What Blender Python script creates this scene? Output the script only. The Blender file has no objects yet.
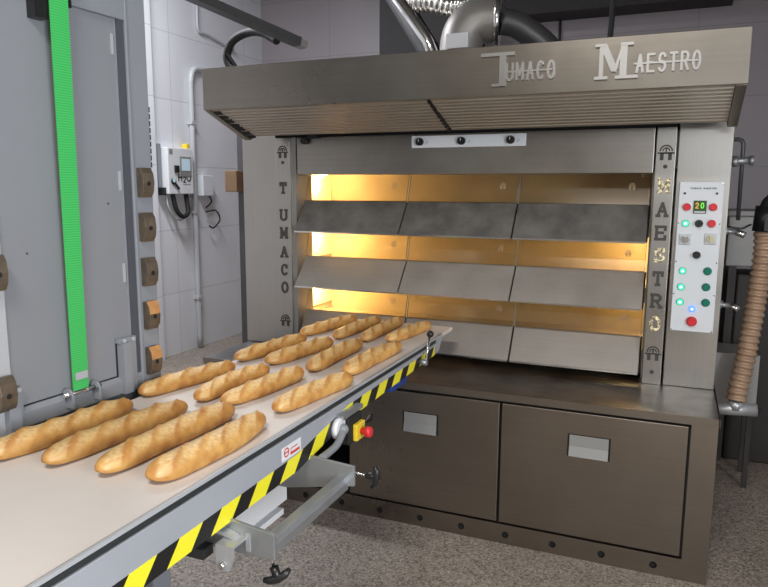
import bpy, math, random
from mathutils import Vector, Matrix
random.seed(4)
PI = math.pi
scene = bpy.context.scene
col = scene.collection
ORG = {}

# ------------------------------------------------------------------ materials
def nodes(name):
    m = bpy.data.materials.new(name); m.use_nodes = True
    nt = m.node_tree
    return m, nt, nt.nodes['Principled BSDF']

def plain(name, c, rough=.5, metal=0., emit=None, estr=0., noise=0., nscale=8., bump=0., spec=None):
    m, nt, b = nodes(name)
    b.inputs['Base Color'].default_value = (*c, 1)
    b.inputs['Roughness'].default_value = rough
    b.inputs['Metallic'].default_value = metal
    if spec is not None: b.inputs['Specular IOR Level'].default_value = spec
    if emit:
        b.inputs['Emission Color'].default_value = (*emit, 1)
        b.inputs['Emission Strength'].default_value = estr
    if noise or bump:
        tc = nt.nodes.new('ShaderNodeTexCoord')
        n = nt.nodes.new('ShaderNodeTexNoise'); n.inputs['Scale'].default_value = nscale; n.inputs['Detail'].default_value = 5
        nt.links.new(tc.outputs['Object'], n.inputs['Vector'])
        if noise:
            r = nt.nodes.new('ShaderNodeValToRGB')
            r.color_ramp.elements[0].position = .3; r.color_ramp.elements[1].position = .7
            r.color_ramp.elements[0].color = (*[x*(1-noise) for x in c], 1)
            r.color_ramp.elements[1].color = (*[min(1, x*(1+noise)) for x in c], 1)
            nt.links.new(n.outputs['Fac'], r.inputs['Fac']); nt.links.new(r.outputs['Color'], b.inputs['Base Color'])
        if bump:
            bp = nt.nodes.new('ShaderNodeBump'); bp.inputs['Strength'].default_value = bump; bp.inputs['Distance'].default_value = .004
            nt.links.new(n.outputs['Fac'], bp.inputs['Height']); nt.links.new(bp.outputs['Normal'], b.inputs['Normal'])
    return m

def steel(name, c, rough=.35, axis='X', stain=.12, sscale=2.5, brush=.045, metal=1.):
    """brushed stainless: fine lines along one axis plus broad smudges"""
    m, nt, b = nodes(name)
    b.inputs['Metallic'].default_value = metal
    tc = nt.nodes.new('ShaderNodeTexCoord')
    mp = nt.nodes.new('ShaderNodeMapping')
    mp.inputs['Scale'].default_value = {'X': (1.6, 150, 150), 'Z': (150, 150, 1.6), 'Y': (150, 1.6, 150)}[axis]
    n = nt.nodes.new('ShaderNodeTexNoise'); n.inputs['Scale'].default_value = 1; n.inputs['Detail'].default_value = 3
    s = nt.nodes.new('ShaderNodeTexNoise'); s.inputs['Scale'].default_value = sscale; s.inputs['Detail'].default_value = 6; s.inputs['Roughness'].default_value = .6
    nt.links.new(tc.outputs['Object'], mp.inputs['Vector']); nt.links.new(mp.outputs['Vector'], n.inputs['Vector'])
    nt.links.new(tc.outputs['Object'], s.inputs['Vector'])
    r = nt.nodes.new('ShaderNodeValToRGB')
    r.color_ramp.elements[0].position = .32; r.color_ramp.elements[1].position = .68
    r.color_ramp.elements[0].color = (*[x*(1-stain) for x in c], 1)
    r.color_ramp.elements[1].color = (*[min(1, x*(1+stain)) for x in c], 1)
    nt.links.new(s.outputs['Fac'], r.inputs['Fac']); nt.links.new(r.outputs['Color'], b.inputs['Base Color'])
    mr = nt.nodes.new('ShaderNodeMapRange')
    mr.inputs['From Min'].default_value = .3; mr.inputs['From Max'].default_value = .7
    mr.inputs['To Min'].default_value = max(.05, rough-.05); mr.inputs['To Max'].default_value = rough+.05
    nt.links.new(s.outputs['Fac'], mr.inputs['Value']); nt.links.new(mr.outputs['Result'], b.inputs['Roughness'])
    st = nt.nodes.new('ShaderNodeMapRange'); st.inputs['From Min'].default_value = .3; st.inputs['From Max'].default_value = .7
    st.inputs['To Min'].default_value = 1-brush; st.inputs['To Max'].default_value = 1+brush*.6
    nt.links.new(n.outputs['Fac'], st.inputs['Value'])
    ml = nt.nodes.new('ShaderNodeVectorMath'); ml.operation = 'SCALE'
    nt.links.new(r.outputs['Color'], ml.inputs[0]); nt.links.new(st.outputs['Result'], ml.inputs['Scale']); nt.links.new(ml.outputs['Vector'], b.inputs['Base Color'])
    return m

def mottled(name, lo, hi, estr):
    """lamp glow through a cut-out, put into the emission: bright flecks on a darker ground"""
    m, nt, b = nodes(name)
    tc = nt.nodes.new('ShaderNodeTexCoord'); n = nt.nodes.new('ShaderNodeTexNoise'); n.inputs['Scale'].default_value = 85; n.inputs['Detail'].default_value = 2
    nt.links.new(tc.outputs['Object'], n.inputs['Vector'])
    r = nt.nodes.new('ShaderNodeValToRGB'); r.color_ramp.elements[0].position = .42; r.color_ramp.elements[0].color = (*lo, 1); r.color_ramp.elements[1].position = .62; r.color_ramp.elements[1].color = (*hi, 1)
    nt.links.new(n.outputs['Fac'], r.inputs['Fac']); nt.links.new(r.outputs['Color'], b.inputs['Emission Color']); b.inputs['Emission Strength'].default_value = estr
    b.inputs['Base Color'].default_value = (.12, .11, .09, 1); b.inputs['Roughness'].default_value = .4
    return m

def tiles(name, c, grout, w, h, rough=.3):
    """glazed wall tiles laid in world space: u = x+y along the wall, v = z"""
    m, nt, b = nodes(name)
    g = nt.nodes.new('ShaderNodeNewGeometry')
    sx = nt.nodes.new('ShaderNodeSeparateXYZ'); nt.links.new(g.outputs['Position'], sx.inputs[0])
    ad = nt.nodes.new('ShaderNodeMath'); ad.operation = 'ADD'
    nt.links.new(sx.outputs['X'], ad.inputs[0]); nt.links.new(sx.outputs['Y'], ad.inputs[1])
    cb = nt.nodes.new('ShaderNodeCombineXYZ'); nt.links.new(ad.outputs[0], cb.inputs['X']); nt.links.new(sx.outputs['Z'], cb.inputs['Y'])
    br = nt.nodes.new('ShaderNodeTexBrick'); br.offset = 0; br.inputs['Scale'].default_value = 1
    br.inputs['Brick Width'].default_value = w; br.inputs['Row Height'].default_value = h
    br.inputs['Mortar Size'].default_value = .004; br.inputs['Mortar Smooth'].default_value = .3
    br.inputs['Color1'].default_value = (*c, 1); br.inputs['Color2'].default_value = (*[x*.95 for x in c], 1); br.inputs['Mortar'].default_value = (*grout, 1)
    nt.links.new(cb.outputs[0], br.inputs['Vector']); nt.links.new(br.outputs['Color'], b.inputs['Base Color'])
    b.inputs['Roughness'].default_value = rough
    return m

def terrazzo():
    m, nt, b = nodes('terrazzo floor')
    g = nt.nodes.new('ShaderNodeNewGeometry')
    v = nt.nodes.new('ShaderNodeTexVoronoi'); v.inputs['Scale'].default_value = 130
    n = nt.nodes.new('ShaderNodeTexNoise'); n.inputs['Scale'].default_value = 60; n.inputs['Detail'].default_value = 4
    n2 = nt.nodes.new('ShaderNodeTexNoise'); n2.inputs['Scale'].default_value = 1.6; n2.inputs['Detail'].default_value = 4
    for k in (v, n, n2): nt.links.new(g.outputs['Position'], k.inputs['Vector'])
    r = nt.nodes.new('ShaderNodeValToRGB'); e = r.color_ramp.elements
    e[0].position = 0; e[0].color = (.14, .115, .093, 1); e[1].position = 1; e[1].color = (.54, .465, .395, 1)
    a = e.new(.22); a.color = (.215, .18, .15, 1); a = e.new(.32); a.color = (.315, .268, .225, 1); a = e.new(.8); a.color = (.37, .318, .27, 1)
    sp = nt.nodes.new('ShaderNodeSeparateColor'); nt.links.new(v.outputs['Color'], sp.inputs[0])
    nt.links.new(sp.outputs[0], r.inputs['Fac'])
    mx = nt.nodes.new('ShaderNodeMix'); mx.data_type = 'RGBA'; mx.blend_type = 'MULTIPLY'; mx.inputs['Factor'].default_value = .5
    r2 = nt.nodes.new('ShaderNodeValToRGB'); r2.color_ramp.elements[0].position = .3; r2.color_ramp.elements[0].color = (.55, .52, .5, 1); r2.color_ramp.elements[1].position = .7
    nt.links.new(n2.outputs['Fac'], r2.inputs['Fac'])
    nt.links.new(r.outputs['Color'], mx.inputs['A']); nt.links.new(r2.outputs['Color'], mx.inputs['B'])
    nt.links.new(mx.outputs['Result'], b.inputs['Base Color'])
    b.inputs['Roughness'].default_value = .55
    return m

def hazard():
    m, nt, b = nodes('yellow and black hazard tape')
    tc = nt.nodes.new('ShaderNodeTexCoord'); s = nt.nodes.new('ShaderNodeSeparateXYZ'); nt.links.new(tc.outputs['Object'], s.inputs[0])
    # stripes lean: u = y - z
    sub = nt.nodes.new('ShaderNodeMath'); sub.operation = 'SUBTRACT'
    mz = nt.nodes.new('ShaderNodeMath'); mz.operation = 'MULTIPLY'; mz.inputs[1].default_value = .9
    nt.links.new(s.outputs['Z'], mz.inputs[0])
    nt.links.new(s.outputs['Y'], sub.inputs[0]); nt.links.new(mz.outputs[0], sub.inputs[1])
    ad = nt.nodes.new('ShaderNodeMath'); ad.operation = 'ADD'; ad.inputs[1].default_value = 10 + TAPE_PH
    nt.links.new(sub.outputs[0], ad.inputs[0])
    dv = nt.nodes.new('ShaderNodeMath'); dv.operation = 'DIVIDE'; dv.inputs[1].default_value = .153; nt.links.new(ad.outputs[0], dv.inputs[0])
    fr = nt.nodes.new('ShaderNodeMath'); fr.operation = 'FRACT'; nt.links.new(dv.outputs[0], fr.inputs[0])
    gt = nt.nodes.new('ShaderNodeMath'); gt.operation = 'GREATER_THAN'; gt.inputs[1].default_value = .47; nt.links.new(fr.outputs[0], gt.inputs[0])
    mx = nt.nodes.new('ShaderNodeMix'); mx.data_type = 'RGBA'
    mx.inputs['A'].default_value = (.012, .012, .012, 1); mx.inputs['B'].default_value = (.93, .83, .03, 1)
    nt.links.new(gt.outputs[0], mx.inputs['Factor']); nt.links.new(mx.outputs['Result'], b.inputs['Base Color'])
    b.inputs['Roughness'].default_value = .4
    return m
TAPE_PH = -.045

def glass_mat():
    m = bpy.data.materials.new('oven door glass'); m.use_nodes = True; nt = m.node_tree
    nt.nodes.remove(nt.nodes['Principled BSDF'])
    t = nt.nodes.new('ShaderNodeBsdfTransparent'); t.inputs['Color'].default_value = (.97, .92, .82, 1)
    g = nt.nodes.new('ShaderNodeBsdfGlossy'); g.inputs['Roughness'].default_value = .12; g.inputs['Color'].default_value = (.8, .75, .7, 1)
    x = nt.nodes.new('ShaderNodeMixShader'); x.inputs['Fac'].default_value = .10
    nt.links.new(t.outputs[0], x.inputs[1]); nt.links.new(g.outputs[0], x.inputs[2])
    nt.links.new(x.outputs[0], nt.nodes['Material Output'].inputs['Surface'])
    return m

def crust_mat():
    m, nt, b = nodes('baked baguette crust')
    at = nt.nodes.new('ShaderNodeAttribute'); at.attribute_name = 'ear'
    tc = nt.nodes.new('ShaderNodeTexCoord')
    n = nt.nodes.new('ShaderNodeTexNoise'); n.inputs['Scale'].default_value = 22; n.inputs['Detail'].default_value = 6
    oi = nt.nodes.new('ShaderNodeObjectInfo')
    nt.links.new(tc.outputs['Object'], n.inputs['Vector'])
    r = nt.nodes.new('ShaderNodeValToRGB')
    r.color_ramp.elements[0].position = .30; r.color_ramp.elements[0].color = (.45, .18, .037, 1)
    r.color_ramp.elements[1].position = .72; r.color_ramp.elements[1].color = (.76, .44, .13, 1)
    nt.links.new(n.outputs['Fac'], r.inputs['Fac'])
    mx = nt.nodes.new('ShaderNodeMix'); mx.data_type = 'RGBA'; mx.inputs['B'].default_value = (.80, .58, .28, 1)
    nt.links.new(at.outputs['Fac'], mx.inputs['Factor']); nt.links.new(r.outputs['Color'], mx.inputs['A'])
    al = nt.nodes.new('ShaderNodeAttribute'); al.attribute_name = 'lip'
    ml = nt.nodes.new('ShaderNodeMath'); ml.operation = 'MULTIPLY'; ml.inputs[1].default_value = .7; nt.links.new(al.outputs['Fac'], ml.inputs[0])
    m2 = nt.nodes.new('ShaderNodeMix'); m2.data_type = 'RGBA'; m2.inputs['B'].default_value = (.33, .125, .03, 1); nt.links.new(ml.outputs[0], m2.inputs['Factor']); nt.links.new(mx.outputs['Result'], m2.inputs['A'])
    hs = nt.nodes.new('ShaderNodeHueSaturation')
    mr = nt.nodes.new('ShaderNodeMapRange'); mr.inputs['To Min'].default_value = .82; mr.inputs['To Max'].default_value = 1.1
    nt.links.new(oi.outputs['Random'], mr.inputs['Value']); nt.links.new(mr.outputs['Result'], hs.inputs['Value'])
    nt.links.new(m2.outputs['Result'], hs.inputs['Color']); nt.links.new(hs.outputs['Color'], b.inputs['Base Color'])
    b.inputs['Roughness'].default_value = .55
    n3 = nt.nodes.new('ShaderNodeTexNoise'); n3.inputs['Scale'].default_value = 90; n3.inputs['Detail'].default_value = 5
    nt.links.new(tc.outputs['Object'], n3.inputs['Vector'])
    bp = nt.nodes.new('ShaderNodeBump'); bp.inputs['Strength'].default_value = .35; bp.inputs['Distance'].default_value = .003
    nt.links.new(n3.outputs['Fac'], bp.inputs['Height']); nt.links.new(bp.outputs['Normal'], b.inputs['Normal'])
    return m

M = dict(
    steel=steel('brushed stainless steel', (.40, .375, .34), .34),
    steel_v=steel('vertical brushed stainless', (.46, .44, .41), .32, 'Z', .05),
    steel_hood=steel('hood stainless', (.31, .285, .25), .30, 'X', .08, 1.5),
    steel_base=steel('drawer stainless', (.30, .265, .228), .30, 'X', .08, 1.8),
    steel_top=steel('worktop stainless stained', (.31, .30, .29), .33, 'X', .40, 5),
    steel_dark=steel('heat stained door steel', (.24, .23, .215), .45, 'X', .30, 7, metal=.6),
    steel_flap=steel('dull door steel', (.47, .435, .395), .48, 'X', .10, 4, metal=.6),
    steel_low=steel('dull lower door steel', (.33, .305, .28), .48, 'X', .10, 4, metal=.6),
    steel_under=steel('hood filter steel', (.48, .43, .37), .40, 'X', .10, 2),
    letter=steel('bright letter steel', (.47, .465, .455), .36, 'Z', .05),
    chrome=plain('polished metal', (.75, .74, .72), .18, 1),
    alu=plain('satin aluminium', (.58, .59, .61), .36, .6),
    zinc=plain('zinc plated bracket steel', (.40, .415, .43), .38, .7, noise=.06, nscale=14),
    foil=plain('crinkled foil duct', (.6, .58, .55), .25, 1, bump=1., nscale=45),
    galv=plain('galvanised duct sheet', (.34, .32, .30), .5, .6, noise=.12, nscale=6),
    black=plain('black plastic', (.012, .012, .013), .35),
    rubber=plain('black rubber', (.012, .012, .012), .7),
    dark=plain('dark gap', (.008, .008, .008), .8),
    darkgrey=plain('dark grey rail strip', (.03, .032, .034), .5),
    greyp=plain('grey powder coat', (.25, .265, .29), .42, noise=.03, nscale=3),
    greyl=plain('grey lift panel', (.235, .245, .265), .40, noise=.04, nscale=2),
    greyd=plain('dark grey lift frame', (.135, .145, .16), .45),
    channel=plain('slate channel paint', (.075, .08, .095), .42),
    greyr=plain('mid grey rail paint', (.24, .25, .27), .42),
    greyj=plain('pale grey lift jamb', (.42, .43, .45), .42),
    rail=plain('blue grey conveyor rail', (.39, .405, .44), .42, .1, noise=.04, nscale=5),
    belt=plain('off white conveyor belt', (.68, .625, .585), .55, noise=.05, nscale=3.5),
    block=plain('bronze brown guide block', (.17, .135, .10), .42, .55, noise=.2, nscale=30),
    orange=plain('orange worn block face', (.50, .25, .09), .45, noise=.15, nscale=30),
    green=plain('green webbing', (.02, .62, .10), .55),
    red=plain('red plastic', (.72, .03, .04), .35),
    yellow=plain('yellow plastic', (.85, .62, .04), .4),
    blue=plain('blue plastic', (.02, .06, .30), .4),
    teal=plain('unlit green lamp cap', (.0, .18, .12), .3),
    brass=plain('pale brass switch', (.62, .58, .38), .35, .6),
    white=plain('white enamel', (.80, .81, .83), .38),
    panelw=plain('pale control plate', (.74, .77, .80), .42),
    greylit=plain('lit green lamp', (.02, .5, .2), .3, emit=(.05, .9, .38), estr=1.6),
    bluelit=plain('lit blue lamp', (.1, .2, .8), .3, emit=(.10, .22, 1.), estr=1.6),
    bluecore=plain('lit blue lamp centre', (.7, .8, 1), .3, emit=(.55, .7, 1.), estr=1.6),
    lampcore=plain('lit lamp centre', (.8, .9, .85), .3, emit=(.6, 1., .8), estr=2.2),
    disp=plain('meter display window', (.04, .10, .02), .25),
    dispg=plain('lit green digits', (.1, .6, .05), .3, emit=(.25, .9, .1), estr=.6),
    dispo=plain('lit orange digits', (.6, .3, .05), .3, emit=(.9, .5, .1), estr=.45),
    lcd=plain('grey blue screen', (.45, .58, .66), .25, emit=(.5, .65, .75), estr=.25),
    ink=plain('black print', (.02, .02, .025), .5),
    redink=plain('red print', (.65, .06, .05), .5),
    cut=plain('dark letter cutout', (.06, .056, .05), .5),
    cut_glow=mottled('letter with painted lamp glow', (.10, .075, .03), (1., .86, .52), .85),  # glow of a lamp behind the letters is put into their emission
    etch=plain('etched mark on glass', (.45, .33, .20), .6),
    firebrick=plain('baking chamber lining', (.50, .42, .28), .6, noise=.10, nscale=6),
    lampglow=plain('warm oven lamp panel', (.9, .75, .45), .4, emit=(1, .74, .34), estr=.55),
    bulb=plain('oven lamp bulb', (1, .8, .4), .4, emit=(1, .80, .42), estr=14),
    hose=plain('copper brown ribbed hose', (.47, .315, .21), .36, .25, noise=.1, nscale=12),
    tank=plain('grey metal tank', (.36, .35, .34), .5, .4, noise=.1, nscale=4),
    cab=plain('dark brown machine casing', (.035, .030, .027), .5),
    brown=plain('brown cardboard', (.21, .125, .065), .7),
    pipew=plain('pale grey conduit', (.50, .51, .53), .4),
    pipeg=plain('dark grey pipe', (.09, .088, .09), .4, .4),
    clear=plain('pale clear plastic cover', (.72, .75, .78), .25),
    tape=None, glass=glass_mat(), crust=crust_mat(), floor=terrazzo(),
    wall_l=tiles('white wall tiles', (.80, .80, .84), (.55, .55, .58), 1.2, .6),
    wall_b=tiles('white wall tiles with dimness in colour', (.33, .295, .31), (.24, .215, .225), 1.2, .6, .4),  # white tiles; the dimmer light on the back wall is put into this colour
    wall_d=plain('dim painted wall', (.30, .28, .26), .6),
    dullsteel=plain('dull inner cheek steel', (.27, .26, .245), .42, .35, noise=.1, nscale=9),
    wall_f=plain('brown grey painted wall', (.17, .155, .14), .6),
    soffit=plain('very dark soffit and shade colour', (.03, .026, .026), .7),
    handle=plain('satin pull plate', (.40, .40, .39), .4, .5),
    ceil=plain('dark ceiling', (.11, .10, .095), .7, noise=.15, nscale=2),
    lampw=plain('ceiling lamp diffuser', (.9, .9, .9), .5, emit=(1, .97, .93), estr=3),
)
M['tape'] = hazard()

# ------------------------------------------------------------------ mesh builder
class MB:
    def __init__(s): s.v = []; s.f = []; s.sm = []
    def add(s, vs, fs, smooth=False):
        o = len(s.v); s.v += [Vector(v) for v in vs]; s.f += [[i+o for i in f] for f in fs]; s.sm += [smooth]*len(fs); return s
    def box(s, a, b):
        x0, y0, z0 = a; x1, y1, z1 = b
        x0, x1 = min(x0, x1), max(x0, x1); y0, y1 = min(y0, y1), max(y0, y1); z0, z1 = min(z0, z1), max(z0, z1)
        return s.add([(x0,y0,z0),(x1,y0,z0),(x1,y1,z0),(x0,y1,z0),(x0,y0,z1),(x1,y0,z1),(x1,y1,z1),(x0,y1,z1)],
                     [(0,3,2,1),(4,5,6,7),(0,1,5,4),(1,2,6,5),(2,3,7,6),(3,0,4,7)])
    def prism(s, poly, axis, a, b):
        """poly in the plane across `axis`, swept from a to b. X: (y,z)  Y: (x,z)  Z: (x,y)"""
        mk = {'X': lambda p, t: (t, p[0], p[1]), 'Y': lambda p, t: (p[0], t, p[1]), 'Z': lambda p, t: (p[0], p[1], t)}[axis]
        n = len(poly)
        vs = [mk(p, a) for p in poly] + [mk(p, b) for p in poly]
        return s.add(vs, [list(range(n))[::-1], list(range(n, 2*n))] + [(i, (i+1) % n, n+(i+1) % n, n+i) for i in range(n)])
    def bar(s, p, q, w, h, up=(0, 0, 1)):
        p, q = Vector(p), Vector(q); d = (q-p).normalized(); u = Vector(up)
        r = d.cross(u)
        if r.length < 1e-5: r = d.cross(Vector((1, 0, 0)))
        r.normalize(); u = r.cross(d).normalized()
        vs = []
        for c in (p, q):
            for i, j in ((-1,-1),(1,-1),(1,1),(-1,1)): vs.append(c + r*(w/2*i) + u*(h/2*j))
        return s.add(vs, [(0,1,2,3)[::-1],(4,5,6,7),(0,1,5,4),(1,2,6,5),(2,3,7,6),(3,0,4,7)])
    def tube(s, path, r, seg=16, cap=True, rfun=None):
        path = [Vector(p) for p in path]; n = len(path); rings = []
        t0 = (path[1]-path[0]).normalized()
        ref = Vector((0, 0, 1)) if abs(t0.z) < .9 else Vector((1, 0, 0))
        nrm = t0.cross(ref).normalized()
        vs = []
        for i, p in enumerate(path):
            t = (path[min(i+1, n-1)] - path[max(i-1, 0)]).normalized()
            nrm = (nrm - t*nrm.dot(t)).normalized(); b = t.cross(nrm)
            rr = rfun(i) if rfun else r
            for k in range(seg):
                a = 2*PI*k/seg; vs.append(p + nrm*(rr*math.cos(a)) + b*(rr*math.sin(a)))
        fs = [(i*seg+k, i*seg+(k+1) % seg, (i+1)*seg+(k+1) % seg, (i+1)*seg+k) for i in range(n-1) for k in range(seg)]
        s.add(vs, fs, True)
        if cap:
            s.add(vs[:seg], [list(range(seg))[::-1]]); s.add(vs[-seg:], [list(range(seg))])
        return s
    def cyl(s, p, q, r, seg=20): return s.tube([p, q], r, seg)
    def ring(s, c, axis, r0, r1, t, seg=28):
        """flat annulus of thickness t round c, axis letter"""
        c = Vector(c); vs = []
        for k in range(seg):
            a = 2*PI*k/seg
            for rr, tt in ((r0, 0), (r1, 0), (r1, t), (r0, t)):
                u, w = rr*math.cos(a), rr*math.sin(a)
                vs.append(c + Vector({'X': (tt, u, w), 'Y': (u, tt, w), 'Z': (u, w, tt)}[axis]))
        fs = []
        for k in range(seg):
            i, j = 4*k, 4*((k+1) % seg)
            for m in range(4): fs.append((i+m, i+(m+1) % 4, j+(m+1) % 4, j+m))
        return s.add(vs, fs)
    def ball(s, c, r, seg=20, rings=12, sc=(1, 1, 1)):
        c = Vector(c); vs = []; fs = []
        for i in range(rings+1):
            th = PI*i/rings
            for k in range(seg):
                a = 2*PI*k/seg
                vs.append(c + Vector((r*sc[0]*math.sin(th)*math.cos(a), r*sc[1]*math.sin(th)*math.sin(a), r*sc[2]*math.cos(th))))
        for i in range(rings):
            for k in range(seg): fs.append((i*seg+k, i*seg+(k+1) % seg, (i+1)*seg+(k+1) % seg, (i+1)*seg+k))
        return s.add(vs, fs, True)
    def build(s, name, mat, parent=None, bevel=0., segs=2):
        org = ORG.get(parent, Vector((0, 0, 0))) if parent else Vector((0, 0, 0))
        me = bpy.data.meshes.new(name)
        me.from_pydata([tuple(v-org) for v in s.v], [], s.f)
        for p, sm in zip(me.polygons, s.sm): p.use_smooth = sm
        import bmesh
        bm = bmesh.new(); bm.from_mesh(me); bmesh.ops.remove_doubles(bm, verts=bm.verts, dist=1e-6)
        bmesh.ops.recalc_face_normals(bm, faces=bm.faces); bm.to_mesh(me); bm.free()
        me.materials.append(M[mat] if isinstance(mat, str) else mat)
        o = bpy.data.objects.new(name, me); col.objects.link(o)
        if parent: o.parent = parent
        ORG[o] = org
        if bevel:
            md = o.modifiers.new('bevel', 'BEVEL'); md.width = bevel; md.segments = segs; md.limit_method = 'ANGLE'; md.angle_limit = .7
            md.harden_normals = False
        return o

def box(name, a, b, mat, parent=None, bevel=0.): return MB().box(a, b).build(name, mat, parent, bevel)
def thing(name, loc, label, cat, group=None, rotz=0):
    o = bpy.data.objects.new(name, None); col.objects.link(o); o.location = loc; o.rotation_euler = (0, 0, rotz)
    o.empty_display_size = .1; ORG[o] = Vector(loc); return tag(o, label, cat, group)
def tag(o, label, cat, group=None):
    o['label'] = label; o['category'] = cat
    if group: o['group'] = group
    return o
def struct(o): o['kind'] = 'structure'; return o
def rebase(o):
    """put the origin of a one-mesh thing at the foot of its own mesh"""
    vs = [v.co.copy() for v in o.data.vertices]
    c = Vector(((min(v.x for v in vs)+max(v.x for v in vs))/2, (min(v.y for v in vs)+max(v.y for v in vs))/2, min(v.z for v in vs)))
    for v in o.data.vertices: v.co -= c
    o.location = c; return o

def arc(cx, cy, rx, ry, a0, a1, n=12):
    return [(cx+rx*math.cos(math.radians(a0+(a1-a0)*i/n)), cy+ry*math.sin(math.radians(a0+(a1-a0)*i/n))) for i in range(n+1)]
def catmull(pts, n=8):
    pts = [Vector(p) for p in pts]; P = [pts[0]*2-pts[1]] + pts + [pts[-1]*2-pts[-2]]; out = []
    for i in range(1, len(P)-2):
        a, b, c, d = P[i-1:i+3]
        for k in range(n):
            t = k/n
            out.append(.5*((2*b)+(c-a)*t+(2*a-5*b+4*c-d)*t*t+(3*b-a-3*c+d)*t**3))
    out.append(pts[-1]); return out

# ------------------------------------------------------------------ stroke lettering
SANS = {
 'T': [[(0,1),(1,1)],[(.5,1),(.5,0)]],
 'U': [[(0,1),(0,.28)]+arc(.5,.28,.5,.28,180,360)+[(1,1)]],
 'M': [[(0,0),(0,1),(.5,.25),(1,1),(1,0)]],
 'A': [[(0,0),(.5,1),(1,0)],[(.2,.36),(.8,.36)]],
 'C': [arc(.5,.5,.5,.5,45,315,18)],
 'O': [arc(.5,.5,.5,.5,0,360,24)],
 'E': [[(1,1),(0,1),(0,0),(1,0)],[(0,.52),(.75,.52)]],
 'S': [arc(.5,.74,.45,.26,20,270,12)+arc(.5,.26,.48,.26,90,-160,12)],
 'R': [[(0,0),(0,1),(.5,1)]+arc(.5,.75,.45,.25,90,-90,8)+[(0,.5)],[(.5,.5),(1,0)]],
 'H': [[(0,0),(0,1)],[(1,0),(1,1)],[(0,.5),(1,.5)]],
 '2': [arc(.5,.7,.48,.3,170,-30,10)+[(0,0),(1,0)]],
 ' ': [],
}
SERIF = {'T': [(.28,0,.72,0),(0,1,0,.74),(1,1,1,.74)], 'U': [(-.14,1,.2,1),(.8,1,1.14,1)], 'M': [(-.16,0,.18,0),(.82,0,1.16,0),(-.14,1,.1,1),(.9,1,1.14,1)],
 'A': [(-.16,0,.2,0),(.8,0,1.16,0)], 'E': [(-.14,0,.1,0),(-.14,1,.1,1),(1,1,1,.74),(1,0,1,.26)], 'R': [(-.14,0,.22,0),(-.14,1,.1,1),(.84,0,1.16,0)],
 'S': [(.93,.85,.93,1),(.05,.2,.05,0)], 'C': [(.88,.72,.88,.98)], 'O': [], 'H': [], '2': []}
def glyph(mb, ch, o, w, h, sw, depth, serif=False, R=(1, 0, 0), U=(0, 0, 1), N=(0, -1, 0)):
    """o = lower left corner on the surface; strokes sw wide stand `depth` proud along N"""
    o, R, U, N = Vector(o), Vector(R), Vector(U), Vector(N)
    P = lambda x, y: o + R*(sw/2+x*(w-sw)) + U*(sw/2+y*(h-sw)) + N*(depth/2)
    segs = []
    for st in SANS[ch]: segs += list(zip(st[:-1], st[1:]))
    if serif: segs += [((a, b), (c, d)) for a, b, c, d in SERIF[ch]]
    for i, (a, b) in enumerate(segs):
        p, q = P(*a) + N*(i % 7)*.00012, P(*b) + N*(i % 7)*.00012; d = (q-p)
        if d.length < 1e-6: continue
        d.normalize(); mb.bar(p-d*sw*.35, q+d*sw*.35, sw, depth, up=N)
def word(mb, text, o, h, wch, gap, sw, depth, **k):
    o = Vector(o); R = Vector(k.get('R', (1, 0, 0)))
    for ch in text:
        glyph(mb, ch, o, wch, h, sw, depth, **k); o = o + R*(wch+gap)
def emblem(mb, c, s, depth, R=(1, 0, 0), U=(0, 0, 1), N=(0, -1, 0)):
    """small arch over a bar with two feet"""
    c, R, U, N = Vector(c), Vector(R), Vector(U), Vector(N)
    P = lambda x, y: c + R*(x*s) + U*(y*s) + N*(depth/2)
    for rad, sw in ((.36, .09), (.2, .07)):
        a = arc(0, .05, rad, rad, 0, 180, 10)
        for p, q in zip(a[:-1], a[1:]): mb.bar(P(*p), P(*q), sw*s, depth, up=N)
    mb.bar(P(-.5, -.06), P(.5, -.06), .10*s, depth, up=N)
    for sx in (-1, 1): mb.bar(P(sx*.24, -.06), P(sx*.24, -.5), .22*s, depth, up=N)
    mb.bar(P(0, .22), P(0, .0), .08*s, depth, up=N)

# ------------------------------------------------------------------ the room
XL, XR, YF, YB, ZC = -3.55, 3.1, -5.2, 3.9, 4.0
struct(box('floor', (XL-.2, YF-.2, -.1), (XR+.2, YB+.2, 0), 'floor'))
struct(box('ceiling', (XL-.2, YF-.2, ZC), (XR+.2, YB+.2, ZC+.1), 'ceil'))
struct(box('wall_left', (XL-.15, YF-.15, 0), (XL, YB+.15, ZC), 'wall_l'))
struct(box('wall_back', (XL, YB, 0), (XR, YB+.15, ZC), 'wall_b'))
# daylight comes through a window behind the camera on the right, a second round the corner, and a high transom
def wall_with_hole(name, axis, c, t, a0, a1, holes, mat):
    """wall lying along `axis` at c..c+t, spanning a0..a1, with rectangular openings (u0, u1, z0, z1)"""
    mb = MB(); B = (lambda u0, u1, z0, z1: mb.box((u0, c, z0), (u1, c+t, z1))) if axis == 'X' else (lambda u0, u1, z0, z1: mb.box((c, u0, z0), (c+t, u1, z1)))
    us = sorted({a0, a1} | {h[0] for h in holes} | {h[1] for h in holes})
    for u0, u1 in zip(us[:-1], us[1:]):
        zs = sorted([(h[2], h[3]) for h in holes if h[0] <= u0 and h[1] >= u1]); z = 0
        for p, q_ in zs: B(u0, u1, z, p); z = q_
        B(u0, u1, z, ZC)
    return struct(mb.build(name, mat))
W1, W2, W3 = (2.25, 3.0, .9, 2.4), (-4.3, -2.6, .9, 2.5), (.80, 1.8, 1.80, 2.22)
wall_with_hole('wall_front', 'X', YF-.15, .15, XL, XR, [W3, W1], 'wall_f')
wall_with_hole('wall_right', 'Y', XR, .15, YF-.15, YB+.15, [W2], 'wall_l')
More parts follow.
